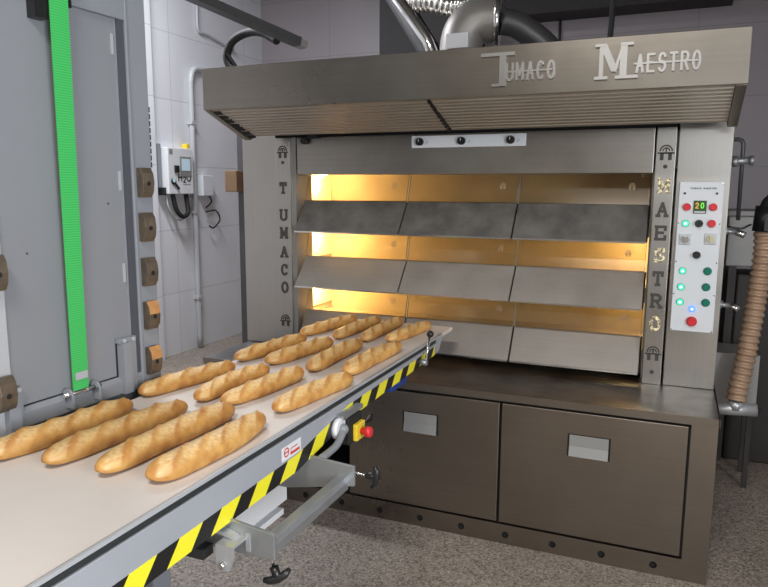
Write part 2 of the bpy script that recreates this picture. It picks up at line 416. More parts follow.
def frame(n, axis, c, h):
    mb = MB(); B = (lambda u0, u1, z0, z1: mb.box((u0, c-.03, z0), (u1, c+.03, z1))) if axis == 'X' else (lambda u0, u1, z0, z1: mb.box((c-.03, u0, z0), (c+.03, u1, z1)))
    for u in (h[0], h[1]-.05): B(u, u+.05, h[2], h[3])
    for z in (h[2], h[3]-.05): B(h[0]+.05, h[1]-.05, z, z+.05)
    struct(mb.build('window_%d' % n, 'white'))
frame(1, 'X', YF-.08, W1); frame(2, 'Y', XR+.08, W2); frame(3, 'X', YF-.08, W3)
struct(box('trim_1', (XL, 1.2, 0), (XL+.05, 2.06, ZC), 'wall_l'))
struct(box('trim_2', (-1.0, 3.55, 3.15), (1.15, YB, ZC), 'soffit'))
struct(box('shade_box', (-1.86, 3.3, 2.70), (-1.0, YB, ZC), 'soffit'))  # dark box added in place of the shade behind the pipes

# ------------------------------------------------------------------ deck oven
ov = thing('deck_oven', (-.2, .9, 0), 'large stainless steel bakery deck oven with three tiers of glowing doors', 'oven')
BXL, BXR = -1.435, 1.026
FR = .426       # front plane of the upper columns
# carcass of the base: floor plate, back, side posts, mid wall; left bay is open and dark
b = MB()
b.box((BXL, .02, .02), (BXL+.1, 1.9, .675)); b.box((.926, .02, .02), (BXR, 1.9, .675))
b.box((BXL+.1, 1.0, .02), (.926, 1.9, .675)); b.box((-.60, .03, .02), (.926, 1.0, .672)); b.box((BXL+.1, .03, .02), (-.60, 1.0, .10))
b.build('base_carcass', 'cab', ov)
b = MB(); b.box((BXL, 0, 0), (BXL+.1, .02, .675)); b.box((BXL, 0, 0), (BXL-.002, 1.9, .675)); b.build('base_post', 'steel_base', ov)
b = MB(); b.box((.932, 0, 0), (BXR, .02, .675)); b.box((BXR, 0, 0), (BXR+.003, 1.9, .675)); b.build('base_post', 'steel_base', ov)
# toe panel with round holes: strip, holes carried as dark recessed plugs
holes = [-1.05, -.839, -.632, -.425, -.215, -.011, .197, .408, .616, .825]
def plate_with_holes(x0, x1, z0, z1, y0, y1, xs, zc, r, seg=16):
    mb = MB(); edges = [x0] + [(a+b_)/2 for a, b_ in zip(xs[:-1], xs[1:])] + [x1]
    for i, cx in enumerate(xs):
        a, b_ = edges[i], edges[i+1]
        for y in (y0, y1):
            ins = [(cx+r*math.cos(2*PI*k/seg), zc+r*math.sin(2*PI*k/seg)) for k in range(seg)]
            outs = []
            for k in range(seg):
                c, s_ = math.cos(2*PI*k/seg), math.sin(2*PI*k/seg)
                tx = ((b_-cx) if c > 0 else (cx-a))/max(abs(c), 1e-9); tz = ((z1-zc) if s_ > 0 else (zc-z0))/max(abs(s_), 1e-9)
                t = min(tx, tz); outs.append((cx+c*t, zc+s_*t))
            # exact corners
            corners = [(b_, z1), (a, z1), (a, z0), (b_, z0)]
            mb.add([(p[0], y, p[1]) for p in ins+outs], [(k, (k+1) % seg, seg+(k+1) % seg, seg+k) for k in range(seg)])
            for q in corners:
                ang = math.atan2(q[1]-zc, q[0]-cx) % (2*PI); k = int(ang/(2*PI)*seg) % seg
                mb.add([(outs[k][0], y, outs[k][1]), (q[0], y, q[1]), (outs[(k+1) % seg][0], y, outs[(k+1) % seg][1])], [(0, 1, 2)])
        mb.add([(cx+r*math.cos(2*PI*k/seg), y, zc+r*math.sin(2*PI*k/seg)) for y in (y0, y1) for k in range(seg)],
               [(k, (k+1) % seg, seg+(k+1) % seg, seg+k) for k in range(seg)])
    mb.box((x0, y0, z0-.0005), (x1, y1, z0)); mb.box((x0, y0, z1), (x1, y1, z1+.0005))
    return mb
toe = plate_with_holes(BXL+.1, .932, .0, .092, .0, .012, holes, .044, .0155).build('toe_panel', 'steel_base', ov)
for hx in holes: MB().cyl((hx, .013, .044), (hx, .016, .044), .0185, 16).build('vent_hole', 'dark', toe)
# worktop
wt = MB(); wt.box((BXL-.004, .0, .705), (BXR+.006, .9, .709)); wk = wt.build('worktop', 'steel_top', ov)
b = MB(); b.box((BXL-.004, -.012, .675), (BXR+.006, .0, .709)); b.box((BXR+.002, -.012, .675), (BXR+.008, .9, .709)); b.box((BXL-.008, -.012, .675), (BXL-.004, .9, .709))
b.build('worktop_edge', 'steel_base', wk)
# drawers
def drawer(x0, x1, hx):
    d = box('drawer', (x0, -.004, .104), (x1, .016, .662), 'steel_base', ov, .003)
    hw, hz0, hz1 = .088, .468, .567
    fr = MB(); fr.box((hx-hw, -.0065, hz0), (hx+hw, -.004, hz1))
    h = fr.build('drawer_handle', 'black', d)
    up = MB().box((hx-hw+.008, -.008, hz0+.045), (hx+hw-.008, -.0065, hz1-.003)); up.build('handle_plate', 'handle', h)
    lo = MB().prism([(-.006, hz0), (-.020, hz0+.004), (-.009, hz0+.046), (-.006, hz0+.046)], 'X', hx-hw+.008, hx+hw-.008); lo.build('finger_pull', 'handle', h)
drawer(-.584, .155, -.217); drawer(.166, .922, .542)
# upper body
b = MB(); b.box((-1.43, 1.15, .709), (1.0, 1.95, 2.1)); b.box((-1.43, .62, 1.70), (1.0, 1.15, 2.1)); b.build('oven_body', 'steel', ov)
# columns
b = MB(); b.box((-1.46, FR, .709), (-1.24, 1.95, 2.05)); b.build('side_column', 'steel_v', ov, .004)
b = MB(); b.box((.812, FR-.006, .709), (1.027, 1.95, 2.05)); cr = b.build('side_column', 'steel_v', ov, .004)
# letter plates between column and doors
PLY = .41
lp = MB().box((-1.236, PLY, .709), (-1.139, .60, 1.872)).build('letter_plate', 'steel_v', ov, .003)
b = MB(); b.box((-1.139, PLY+.012, .709), (-1.112, .60, 1.872)); b.box((-1.25, .575, .709), (-1.139, .62, 1.70)); b.build('cheek', 'dullsteel', ov)  # rear box is a liner added to block chamber glow from the cheek
rp = MB().box((.722, PLY, .709), (.804, .60, 1.872)).build('letter_plate', 'steel_v', ov, .003)
b = MB(); b.box((.712, .52, .709), (.722, .62, 1.70)); b.build('cheek', 'steel', ov)
def plate_letters(plate, txt, cx, zs, w, h, lit=()):
    for i, (ch, z) in enumerate(zip(txt, zs)):
        mb = MB()
        if ch == '#': emblem(mb, (cx, PLY, z), .07, .003)
        else: glyph(mb, ch, (cx-w/2, PLY, z-h/2), w, h, .0125, .003, serif=True)
        mb.build('emblem' if ch == '#' else 'letter', 'cut_glow' if i in lit else 'cut', plate)
plate_letters(lp, '#TUMACO#', -1.187, [1.797, 1.60, 1.451, 1.352, 1.246, 1.145, 1.045, .857], .046, .066)
b = MB(); b.cyl((-1.187, PLY, 1.738), (-1.187, PLY-.003, 1.738), .009); b.build('plate_screw', 'cut', lp)
plate_letters(rp, '#MAESTRO#', .764, [1.763, 1.617, 1.512, 1.408, 1.308, 1.202, 1.100, .995, .858], .048, .068, (1, 4, 7))
for z in (1.70, .768):
    b = MB(); b.cyl((.764, PLY, z), (.764, PLY-.003, z), .009); b.build('plate_screw', 'cut', rp)
# header panel with black knob, and the switch strip
hd = box('header_panel', (-1.10, .416, 1.672), (.715, .62, 1.872), 'steel', ov, .003)
b = MB(); b.cyl((-1.045, .416, 1.850), (-1.045, .385, 1.850), .017); b.build('knob', 'black', hd)
b = MB(); b.bar((-1.02, .40, 1.872), (-.965, .40, 1.872), .03, .022); b.build('latch', 'rubber', hd)
b = MB(); b.box((-1.112, .43, 1.70), (-1.100, .60, 1.872)); b.build('gap_seal', 'dark', hd)
sp = box('switch_plate', (-.43, .405, 1.802), (.146, .416, 1.861), 'panelw', ov, .002)
for kx in (-.383, -.166, .076):
    k = MB(); k.cyl((kx, .405, 1.831), (kx, .385, 1.831), .019, 24); k.cyl((kx, .386, 1.831), (kx, .376, 1.831), .012, 20); k = k.build('knob', 'black', sp)
    MB().box((kx-.0015, .3745, 1.831), (kx+.0015, .376, 1.843)).build('pointer', 'white', k)
    mk = MB()
    for a in range(-2, 3): mk.box((kx+.034+a*.002, .404, 1.826+a*.003), (kx+.036+a*.002, .405, 1.829+a*.003))
    mk.build('dial_mark', 'ink', sp)
# baking chambers, glass and flaps
rows = [dict(zt=1.668, zg=1.527, zf=1.367, c0=1.45, c1=1.69), dict(zt=1.368, zg=1.216, zf=1.064, c0=1.14, c1=1.375), dict(zt=1.062, zg=.908, zf=.757, c0=.835, c1=1.065)]
YG0, YG1 = .532, .488
yf = [.366, .362, .392]
gx = [-1.10, -.484, .10, .708]
for ri, r in enumerate(rows):
    c = MB(); x0, x1, y0, y1 = -1.215, .785, .625, 1.03
    c.box((x0-.02, y0, r['c0']-.02), (x1+.02, y1+.02, r['c0'])); c.box((x0-.02, y0, r['c1']), (x1+.02, y1+.02, r['c1']+.02))
    c.box((x0-.02, y0, r['c0']), (x0, y1, r['c1'])); c.box((x1, y0, r['c0']), (x1+.02, y1, r['c1'])); c.box((x0-.02, y1, r['c0']), (x1+.02, y1+.02, r['c1']))
    ch = c.build('baking_chamber', 'firebrick', ov)
    lp_ = MB(); lp_.box((x0, .70, r['c0']+.045), (x0+.008, 1.025, r['c1']-.012)); lp_.build('lamp_panel', 'lampglow', ch)
    # sill below the opening
    s = MB(); s.box((-1.112, .555, r['c0']-.075), (.722, .62, r['c0']-.0)); s.build('chamber_sill', 'firebrick', ov)
    for lx, on in ((-1.15, 1), (.66, (0, .40, .12)[ri])):
        bb = MB(); bb.ball((lx, .80, r['c1']-.017), .013); bb.build('lamp_bulb', 'bulb' if on else 'clear', ch)
        if on:
            L = bpy.data.lights.new('oven_lamp', 'POINT'); L.energy = 8*on*((.75, 1.15, 1.15)[ri]); L.color = (1, .72, .34); L.shadow_soft_size = .03
            lo = bpy.data.objects.new('oven_lamp', L); col.objects.link(lo); lo.location = (lx, .80, r['c1']-.055)
    for di in range(3):
        a, e = gx[di]+.004, gx[di+1]-.004
        yb = yf[ri]; t = .012
        fl = MB()
        fl.prism([(YG1, r['zg']), (yb, r['zf']+.004), (yb-.003, r['zf']), (yb+.004, r['zf']-.004), (yb+.016, r['zf']), (YG1+.016, r['zg']), (YG1+.012, r['zg']+.008)], 'X', a, e)
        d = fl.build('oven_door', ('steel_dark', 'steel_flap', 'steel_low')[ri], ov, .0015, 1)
        hem = MB(); hem.prism([(yb-.004, r['zf']+.002), (yb-.004, r['zf']-.006), (yb+.008, r['zf']-.006), (yb+.008, r['zf'])], 'X', a+.002, e-.002); hem.build('door_hem', 'chrome', d)
        g = MB(); g.prism([(YG0, r['zt']), (YG1, r['zg']+.004), (YG1+.006, r['zg']+.004), (YG0+.006, r['zt'])], 'X', a, e)
        gp = g.build('glass_pane', 'glass', d)
        for xx in (a, e-.002): MB().prism([(YG0-.001, r['zt']), (YG1-.002, r['zg']), (YG1+.006, r['zg']), (YG0+.007, r['zt'])], 'X', xx, xx+.002).build('glass_edge', 'steel_dark', d)
        for xx in (a-.0065, e-.0005): MB().prism([(YG1+.016, r['zg']), (yb+.012, r['zf']-.002), (yb+.05, r['zf']+.0), (YG1+.04, r['zg'])], 'X', xx, xx+.007).build('door_edge', 'dark', d)
        # arch emblem etched on the glass
        zc = r['zg'] + .088; tt = (zc-r['zg'])/(r['zt']-r['zg']); yc = YG1+(YG0-YG1)*tt-.001
        n = Vector((0, -(r['zt']-r['zg']), (YG0-YG1))).normalized(); u = Vector((0, YG0-YG1, r['zt']-r['zg'])).normalized()
        em = MB(); emblem(em, (e-.078, yc, zc), .034, .001, U=u, N=n); em.build('emblem', 'etch', d)
# control panel on the right column
cp = box('control_panel', (.828, .402, .972), (1.004, .420, 1.634), 'panelw', ov, .003)
CY = .402
def button(x, z, r, d, mat, ringmat='alu', core=None):
    q = MB(); q.ring((x, CY-.004, z), 'Y', r*.8, r*1.22, .004, 24); rg = q.build('button_ring', ringmat, cp)
    q = MB(); q.tube([(x, CY, z), (x, CY-d*.7, z), (x, CY-d, z)], r, 22, True, lambda i: (r, r, r*.8)[i]); bt = q.build('push_button', mat, rg)
    if core: MB().cyl((x, CY-d, z), (x, CY-d-.001, z), r*.45, 16).build('lamp_core', core, rg)
for x, z in ((.863, 1.525), (.967, 1.526), (.966, 1.455)): button(x, z, .0165, .016, 'red', 'white')
button(.915, 1.019, .0185, .026, 'red', 'red')
for x, z in ((.862, 1.453), (.864, 1.244), (.862, 1.172), (.862, 1.104)): button(x, z, .0125, .010, 'greylit', 'teal', 'lampcore')
for x, z in ((.964, 1.247), (.963, 1.176), (.966, 1.107)): button(x, z, .0145, .012, 'teal', 'teal')
button(.913, 1.076, .0125, .010, 'bluelit', 'bluelit', 'bluecore')
for x, z in ((.916, 1.454), (.916, 1.316)): button(x, z, .0135, .026, 'black', 'black')
for x, z in ((.865, 1.384), (.966, 1.388)):
    q = box('switch_bezel', (x-.024, CY-.006, z-.024), (x+.024, CY, z+.024), 'alu', cp, .002)
    k = MB(); k.cyl((x, CY-.006, z), (x, CY-.016, z), .015, 20); k.box((x-.004, CY-.024, z-.013), (x+.004, CY-.014, z+.013)); k.build('rotary_switch', 'chrome' if x < .9 else 'brass', q)
dq = box('digital_meter', (.889, CY-.006, 1.497), (.941, CY, 1.553), 'disp', cp, .002)
for i, mt in ((0, 'dispo'), (1, 'dispg')):
    q = MB(); glyph(q, '2' if i == 0 else 'O', (.896+i*.021, CY-.006, 1.519), .014, .026, .004, .001); q.build('digit', mt, dq)
q = MB(); q.box((.893, CY-.007, 1.500), (.937, CY-.006, 1.508)); q.build('meter_button', 'alu', dq)
q = MB(); word(q, 'TUMACO', (.872, CY, 1.602), .008, .006, .0015, .0016, .0006); word(q, 'MAESTRO', (.924, CY, 1.602), .008, .006, .0015, .0016, .0006); q.build('panel_text', 'ink', cp)
for x, z in ((.851, 1.584), (.978, 1.584)): MB().cyl((x, CY, z), (x, CY-.003, z), .005, 12).build('indicator', 'ink', cp)
for x, z in ((.834, 1.628), (.998, 1.628), (.834, 1.454), (.998, 1.454), (.834, 1.285), (.998, 1.285), (.834, 1.14), (.998, 1.14), (.834, .978), (.998, .978)):
    MB().cyl((x, CY, z), (x, CY-.002, z), .0035, 10).build('panel_screw', 'chrome', cp)
# hood
HX0, HX1, HY, HZ0, HZ1 = -1.285, 1.022, -.142, 1.965, 2.156
UY, UZ = .18, 1.860
h = MB()
h.prism([(HY, HZ0), (HY+.012, HZ0-.001), (HY+.012, HZ1-.012), (.9, HZ1-.012), (.9, HZ1), (HY, HZ1)], 'X', HX0, HX1)
hood = h.build('hood', 'steel_hood', ov, .002)
e = MB(); e.prism([(HY+.013, HZ0-.004), (HY+.013, HZ1-.013), (.9, HZ1-.013), (.9, UZ+.08), (.42, UZ+.08), (UY+.03, UZ-.012), (UY+.01, UZ-.014)], 'X', HX1-.036, HX1-.001); e.build('hood_end', 'steel_hood', hood, .002)
e = MB(); e.prism([(HY+.013, HZ0-.004), (HY+.013, HZ1-.013), (.9, HZ1-.013), (.9, UZ+.08), (.42, UZ+.08), (UY+.03, UZ-.012), (UY+.01, UZ-.014)], 'X', HX0+.001, HX0+.03); e.build('hood_end', 'steel_hood', hood, .002)
mid = -.62
def filt(x0, x1):
    n = 11; poly = []
    for i in range(n):
        t0, t1 = i/n, (i+1)/n
        y0, y1 = HY+.012+(UY+.02-HY-.012)*t0, HY+.012+(UY+.02-HY-.012)*t1
        z0, z1 = HZ0+(UZ-HZ0)*t0, HZ0+(UZ-HZ0)*t1
        for k, dz in ((0, .0), (.58, .0), (.66, .009), (.92, .009)): poly.append((y0+(y1-y0)*k, z0+(z1-z0)*k+.001+dz))
    poly += [(UY+.02, UZ+.02), (HY+.012, HZ0+.03)]
    return MB().prism(poly, 'X', x0, x1).build('grease_filter', 'steel_under', hood)
filt(HX0+.031, -.170); filt(-.150, HX1-.038)
for i in range(9):
    t = (i+.5)/9; yy = HY+.03+(UY-HY-.03)*t; zz = HZ0+(UZ-HZ0)*t-.004
    MB().bar((-.160, yy-.008, zz+.004), (-.160, yy+.008, zz-.002), .014, .006).build('filter_slot', 'dark', hood)
for i in range(7):
    t = (i+.6)/7; yy = HY+.012+(UY+.02-HY-.012)*t; zz = HZ0+(UZ-HZ0)*t
    MB().prism([(yy-.020, zz+.010), (yy+.016, zz-.010), (yy+.016, zz+.012)], 'X', HX0+.031, HX0+.068).build('filter_tooth', 'dark', hood)
b = MB(); b.box((-1.238, FR+.01, 1.872), (.812, .62, 1.90)); b.build('hood_gap', 'dark', ov)
# raised lettering on the hood
def hword(big, small, bx0, bx1, bz0, bz1, sx0, sx1, sz0, sz1):
    if big == 'T':
        q = MB(); q.box((bx0, HY-.0084, bz1-.013), (bx1, HY, bz1)); xm = bx0+(bx1-bx0)*.66
        q.box((xm-.013, HY-.008, bz0), (xm+.013, HY, bz1)); q.box((xm-.042, HY-.0088, bz0), (xm+.006, HY, bz0+.010))
    else:
        q = MB(); wd = bx1-bx0
        q.box((bx0+.010, HY-.008, bz0), (bx0+.025, HY, bz1)); q.box((bx1-.040, HY-.008, bz0), (bx1-.016, HY, bz1))
        for p, r_, sw_ in (((bx0+.024, bz1-.006), (bx0+wd*.53, bz0+.030), .024), ((bx1-.030, bz1-.006), (bx0+wd*.53, bz0+.026), .010)):
            q.bar((p[0], HY-.0040-p[0]*.0006, p[1]), (r_[0], HY-.0040-p[0]*.0006, r_[1]), sw_, .009, up=(0, -1, 0))
        for a, c in ((bx0-.006, bx0+.042), (bx1-.056, bx1+.024)): q.box((a, HY-.0094, bz0), (c, HY, bz0+.011))
        for a, c in ((bx0-.006, bx0+.034), (bx1-.038, bx1+.004)): q.box((a, HY-.0099, bz1-.010), (c, HY, bz1))
    q.build('hood_letter', 'letter', hood)
    n = len(small); gap = .008; wch = (sx1-sx0-gap*(n-1))/n
    for i, c in enumerate(small):
        q = MB(); glyph(q, c, (sx0+i*(wch+gap), HY, sz0), wch, sz1-sz0, .0085, .007); q.build('hood_letter', 'letter', hood)
    q = MB(); zm = (sz0+sz1)/2; q.box((sx0-.006, HY-.006, zm-.003), (sx1-.01, HY, zm+.003)); q.build('letter_bar', 'letter', hood)
hword('T', 'UMACO', .070, .204, 2.000, 2.128, .170, .362, 2.018, 2.088)
hword('M', 'AESTRO', .512, .636, 2.004, 2.131, .650, .868, 2.020, 2.088)

# ------------------------------------------------------------------ loading conveyor
BZ = .928
cv = thing('loading_conveyor', (-.45, -1.2, 0), 'baguette loading conveyor with off white belt and striped hazard edge', 'conveyor')
XB0, XB1 = -.745, -.160
b = MB(); b.prism([(-2.75, BZ), (.27, BZ), (.285, BZ-.003), (.293, BZ-.010), (.285, BZ-.017), (.27, BZ-.020), (-2.75, BZ-.020)], 'X', XB0, XB1)
blt = b.build('belt', 'belt', cv)
def botz(y): # lower edge of the side plate
    pts = [(-2.8, .770), (-1.25, .784), (-.90, .832), (.02, .852)]
    for (a, za), (c, zc) in zip(pts[:-1], pts[1:]):
        if y <= c: return za+(zc-za)*(y-a)/(c-a)
    return pts[-1][1]
XF = -.148
ys = [-2.75, -1.9, -1.25, -.90, -.3, -.02]
sp_ = MB(); sp_.prism([(y, botz(y)) for y in ys] + [(.05, .903), (-2.75, .903)], 'X', XF-.012, XF)
rail = sp_.build('side_rail', 'rail', cv, .0015, 1)
g = MB(); g.box((XB1-.004, -2.75, .896), (XF-.006, .08, .924)); g.build('edge_channel', 'darkgrey', rail)  # shade of the groove is put into the dark colour
g = MB(); g.box((XB1+.005, -2.75, .922), (XF+.001, .09, .9305)); g.build('edge_strip', 'greyj', rail)
g = MB(); g.prism([(.05, .858), (.105, .925), (.09, .9305), (.03, .9305), (-.02, .852)], 'X', XF-.010, XF-.002); g.build('nose_plate', 'rail', rail)
lo = MB(); lo.box((XB0-.012, -2.75, .85), (XB0-.001, .10, .918)); lo.build('side_rail', 'rail', cv)
b = MB(); b.box((XB0, -2.7, .80), (XF-.02, -1.05, .907)); b.box((XB0, -1.05, .865), (XF-.02, .05, .907)); b.build('conveyor_bed', 'greyd', cv)
tp = MB()
for a, c in zip(ys[:-1], ys[1:]):
    za, zc = botz(a)+.002, botz(c)+.002; hh = .050
    tp.add([(XF+.001, a, za), (XF+.001, c, zc), (XF+.001, c, zc+hh*(1 if c < -.5 else .8)), (XF+.001, a, za+hh*(1 if a < -.5 else .8)),
            (XF-.001, a, za), (XF-.001, c, zc), (XF-.001, c, zc+hh*(1 if c < -.5 else .8)), (XF-.001, a, za+hh*(1 if a < -.5 else .8))],
           [(0, 1, 2, 3), (7, 6, 5, 4), (0, 4, 5, 1), (3, 2, 6, 7)])
tp.build('hazard_tape', 'tape', rail)
st = MB(); st.box((XF, -1.335, .842), (XF+.001, -1.230, .882)); st = st.build('warning_sticker', 'white', rail)
q = MB(); q.ring((XF+.001, -1.311, .864), 'X', .010, .014, .0006, 20); q.box((XF+.001, -1.324, .862), (XF+.0016, -1.298, .866)); q.build('sticker_symbol', 'redink', st)
q = MB(); q.box((XF+.001, -1.290, .849), (XF+.0016, -1.238, .857)); q.box((XF+.001, -1.288, .857), (XF+.0012, -1.285, .868)); q.box((XF+.001, -1.288, .866), (XF+.0016, -1.250, .869)); q.build('sticker_text', 'redink', st)
# tip lever with ball
LX = -.125
q = MB(); q.cyl((LX, -.205, .868), (LX, -.155, .970), .0055, 12); lv = q.build('tip_lever', 'chrome', cv)
MB().ball((LX, -.150, .978), .0155).build('lever_ball', 'black', lv)
q = MB(); q.cyl((XF-.004, -.207, .866), (LX+.008, -.207, .866), .013, 16); q.build('lever_pivot', 'zinc', lv)
# crank drive: disc, arm, motor block and emergency stop
q = MB(); q.cyl((XF, -1.003, .833), (XF+.020, -1.003, .833), .034, 28); dk = q.build('drive_disc', 'white', cv)
q = MB(); q.tube(catmull([(XF+.026, -1.003, .833), (XF+.032, -1.025, .822), (XF+.036, -1.07, .805), (XF+.036, -1.12, .800), (XF+.036, -1.17, .800)]), .0115, 14); q.ball((XF+.026, -1.003, .833), .018); q.build('crank_handle', 'greyr', dk)
q = MB(); q.box((XF-.01, -.975, .768), (XF+.034, -.875, .860)); q.build('drive_box', 'rubber', cv, .004)
q = MB(); q.box((XF, -1.00, .862), (XF+.028, -.855, .876)); q.build('drive_bracket', 'zinc', cv)
q = MB(); q.box((XF+.034, -.948, .775), (XF+.050, -.885, .832)); es = q.build('emergency_stop', 'yellow', cv, .003)
q = MB(); q.tube([(XF+.050, -.918, .803), (XF+.066, -.918, .803), (XF+.068, -.918, .803), (XF+.084, -.918, .803), (XF+.088, -.918, .803)], .02, 22, True, lambda i: (.010, .010, .018, .018, .013)[i]); q.build('stop_button', 'red', es)
q = MB(); q.tube(catmull([(XF+.045, -.882, .82), (XF+.060, -.86, .845), (XF+.055, -.845, .82), (XF+.02, -.84, .80)]), .004, 8); q.build('stop_cable', 'black', es)
q = MB(); q.box((-.34, -.36, .752), (-.21, -.17, .862)); q.build('belt_motor', 'blue', cv, .03)
# U frame hung below the rail
Y0, Y1, UX = -1.578, -1.172, -.020
hf = MB().prism([(-.35, .705), (UX, .708), (UX, .776), (-.16, .792), (-.35, .792)], 'Y', Y0-.005, Y0+.005).build('frame_plate', 'zinc', cv, .002)
hf2 = MB().prism([(-.32, .688), (-.23, .688), (0, .733), (0, .794), (-.146, .804), (-.32, .812)], 'Y', Y1-.005, Y1+.005).build('frame_plate', 'zinc', cv, .002)
q = MB(); q.prism([(UX-.036, .758), (UX-.006, .758), (UX, .745), (UX, .722), (UX-.004, .722), (UX-.006, .742), (UX-.036, .742)], 'Y', Y0+.005, Y1-.005); q.build('channel_bar', 'zinc', cv)
q = MB(); q.box((-.150, Y0-.055, .748), (-.100, Y0-.005, .754)); q.prism([(-.150, .754), (-.150, .690), (-.138, .682), (-.112, .690), (-.100, .725), (-.100, .754)], 'Y', Y0-.061, Y0-.055); cb = q.build('catch_bracket', 'alu', hf)
q = MB(); q.prism([(-.185, .772), (-.172, .772), (-.120, .760), (-.120, .754), (-.175, .762)], 'Y', Y0-.03, Y0-.006); q.build('catch_hook', 'alu', cb)
q = MB(); q.box((-.34, Y0-.045, .690), (-.200, Y0-.005, .716)); q.build('bracket_arm', 'darkgrey', hf)
q = MB(); q.box((-.10, Y0-.008, .718), (-.088, Y0-.005, .765)); q.build('plate_slot', 'alu', hf)
q = MB(); q.cyl((-.130, Y0-.061, .703), (-.130, Y0-.071, .703), .008, 12); q.build('bracket_bolt', 'chrome', hf)
def tee(p, d, axis_up, parent):
    p, d, u = Vector(p), Vector(d).normalized(), Vector(axis_up).normalized()
    q = MB(); q.cyl(p, p+d*.036, .004, 10); rod = q.build('clamp_rod', 'chrome', parent)
    q = MB(); c = p+d*.036
    q.tube([c, c+d*.02, c+d*.022], .011, 14)
    q.tube([c+d*.028-u*.035-d*.008, c+d*.028-u*.02, c+d*.03, c+d*.028+u*.02, c+d*.028+u*.035-d*.008], .009, 12, True, lambda i: (.006, .010, .012, .010, .006)[i]); q.build('tee_handle', 'black', rod)
tee((0, Y1-.0, .775), (1, .1, -.1), (.15, 0, 1), hf2)
tee((UX-.03, Y0+.02, .710), (.35, 0, -1), (1, .5, .45), hf)
q = MB(); q.box((-.42, -1.265, .533), (-.36, -.965, .604)); q.box((-.42, -1.265, .50), (-.40, -.965, .535)); q.box((-.42, -1.265, .497), (-.352, -1.0, .517)); q.build('cross_beam', 'white', cv)
for y in (-1.25, -1.1): MB().box((-.45, y, .56), (-.425, y+.04, .86)).build('beam_hanger', 'greyd', cv)
for x in (-.70, -.24): MB().box((x, -2.70, 0), (x+.06, -2.64, .82)).build('leg', 'greyp', cv)

# ------------------------------------------------------------------ baguettes
def baguette_mesh(seed, L, R, bend, ncut):
    rnd = random.Random(seed); NS, NT = 150, 36; vs = []; ear = []; lipv = []
    k1 = rnd.uniform(-.007, .007); fat = rnd.uniform(-.08, .08); lift = rnd.uniform(.0, .0015)
    cuts = [(-.5+(i+.5+rnd.uniform(-.07, .07))/ncut)*L*.90 for i in range(ncut)]
    half = L*.5/ncut*.80; lean = rnd.uniform(.9, 1.15)
    rg = [rnd.uniform(0, 6.28) for _ in range(8)]
    def ragged(u): return sum(math.sin(u*f+p) for f, p in zip((210, 370, 530, 790), rg))/4
    for i in range(NS+1):
        s = -1+2*i/NS; x = s*L/2
        pr = max(0., 1-abs(s)**6.5)**.5
        rr = R*pr*(.94+.06*math.cos(s*1.6)+fat*s) * (1+.022*math.sin(x*29+seed)+.012*math.sin(x*71+seed*2)) + .0004
        cy = bend*(s*s-.3) + k1*math.sin(s*2.3+1); cz = lift*max(0, abs(s)-.6)
        for k in range(NT):
            a = 2*PI*k/NT; ca, sa = math.cos(a), math.sin(a)
            y, z = rr*1.10*ca, rr*.96*sa
            e = l = 0.
            if sa > -.1:
                ac = (y/R)
                for c in cuts:
                    d = (x-c) - lean*ac*.058 + .0025*ragged(y*1.0+c)
                    side = max(0., 1-(abs(ac+.12)/.92)**5) if abs(ac+.12) < .92 else 0.
                    if abs(d) < half*1.25 and side > 0:
                        t = d/half                                     # -1 .. 1 along the opened slash
                        f = (1/(1+math.exp(-(t+.9)*16)))*(1/(1+math.exp((t-.75)*16)))
                        lp = math.exp(-((t-.86)/.16)**2)
                        z += (-.0030*f*(1-.5*(t+1)/2) + .0060*lp*(.7+.5*ragged(y+c*3)))*side*min(1, pr*1.2)
                        e = max(e, f*side*(.62+.5*ragged(x*.6+y*1.7))); l = max(l, lp*side*(.65+.35*ragged(y*2+c)))
            z = max(z, -rr*.66)
            vs.append((x, y+cy, z+cz)); ear.append(max(0, min(1, e))); lipv.append(max(0, min(1, l)))
    fs = [(i*NT+k, i*NT+(k+1) % NT, (i+1)*NT+(k+1) % NT, (i+1)*NT+k) for i in range(NS) for k in range(NT)]
    fs += [list(range(NT))[::-1], [NS*NT+k for k in range(NT)]]
    zmin = min(v[2] for v in vs)
    vs = [(a, b_, c-zmin) for a, b_, c in vs]
    me = bpy.data.meshes.new('baguette'); me.from_pydata(vs, [], fs)
    for nm, arr in (('ear', ear), ('lip', lipv)):
        at = me.attributes.new(nm, 'FLOAT', 'POINT')
        for i, e in enumerate(arr): at.data[i].value = e
    for p in me.polygons: p.use_smooth = True
    me.materials.append(M['crust']); me.update()
    return me
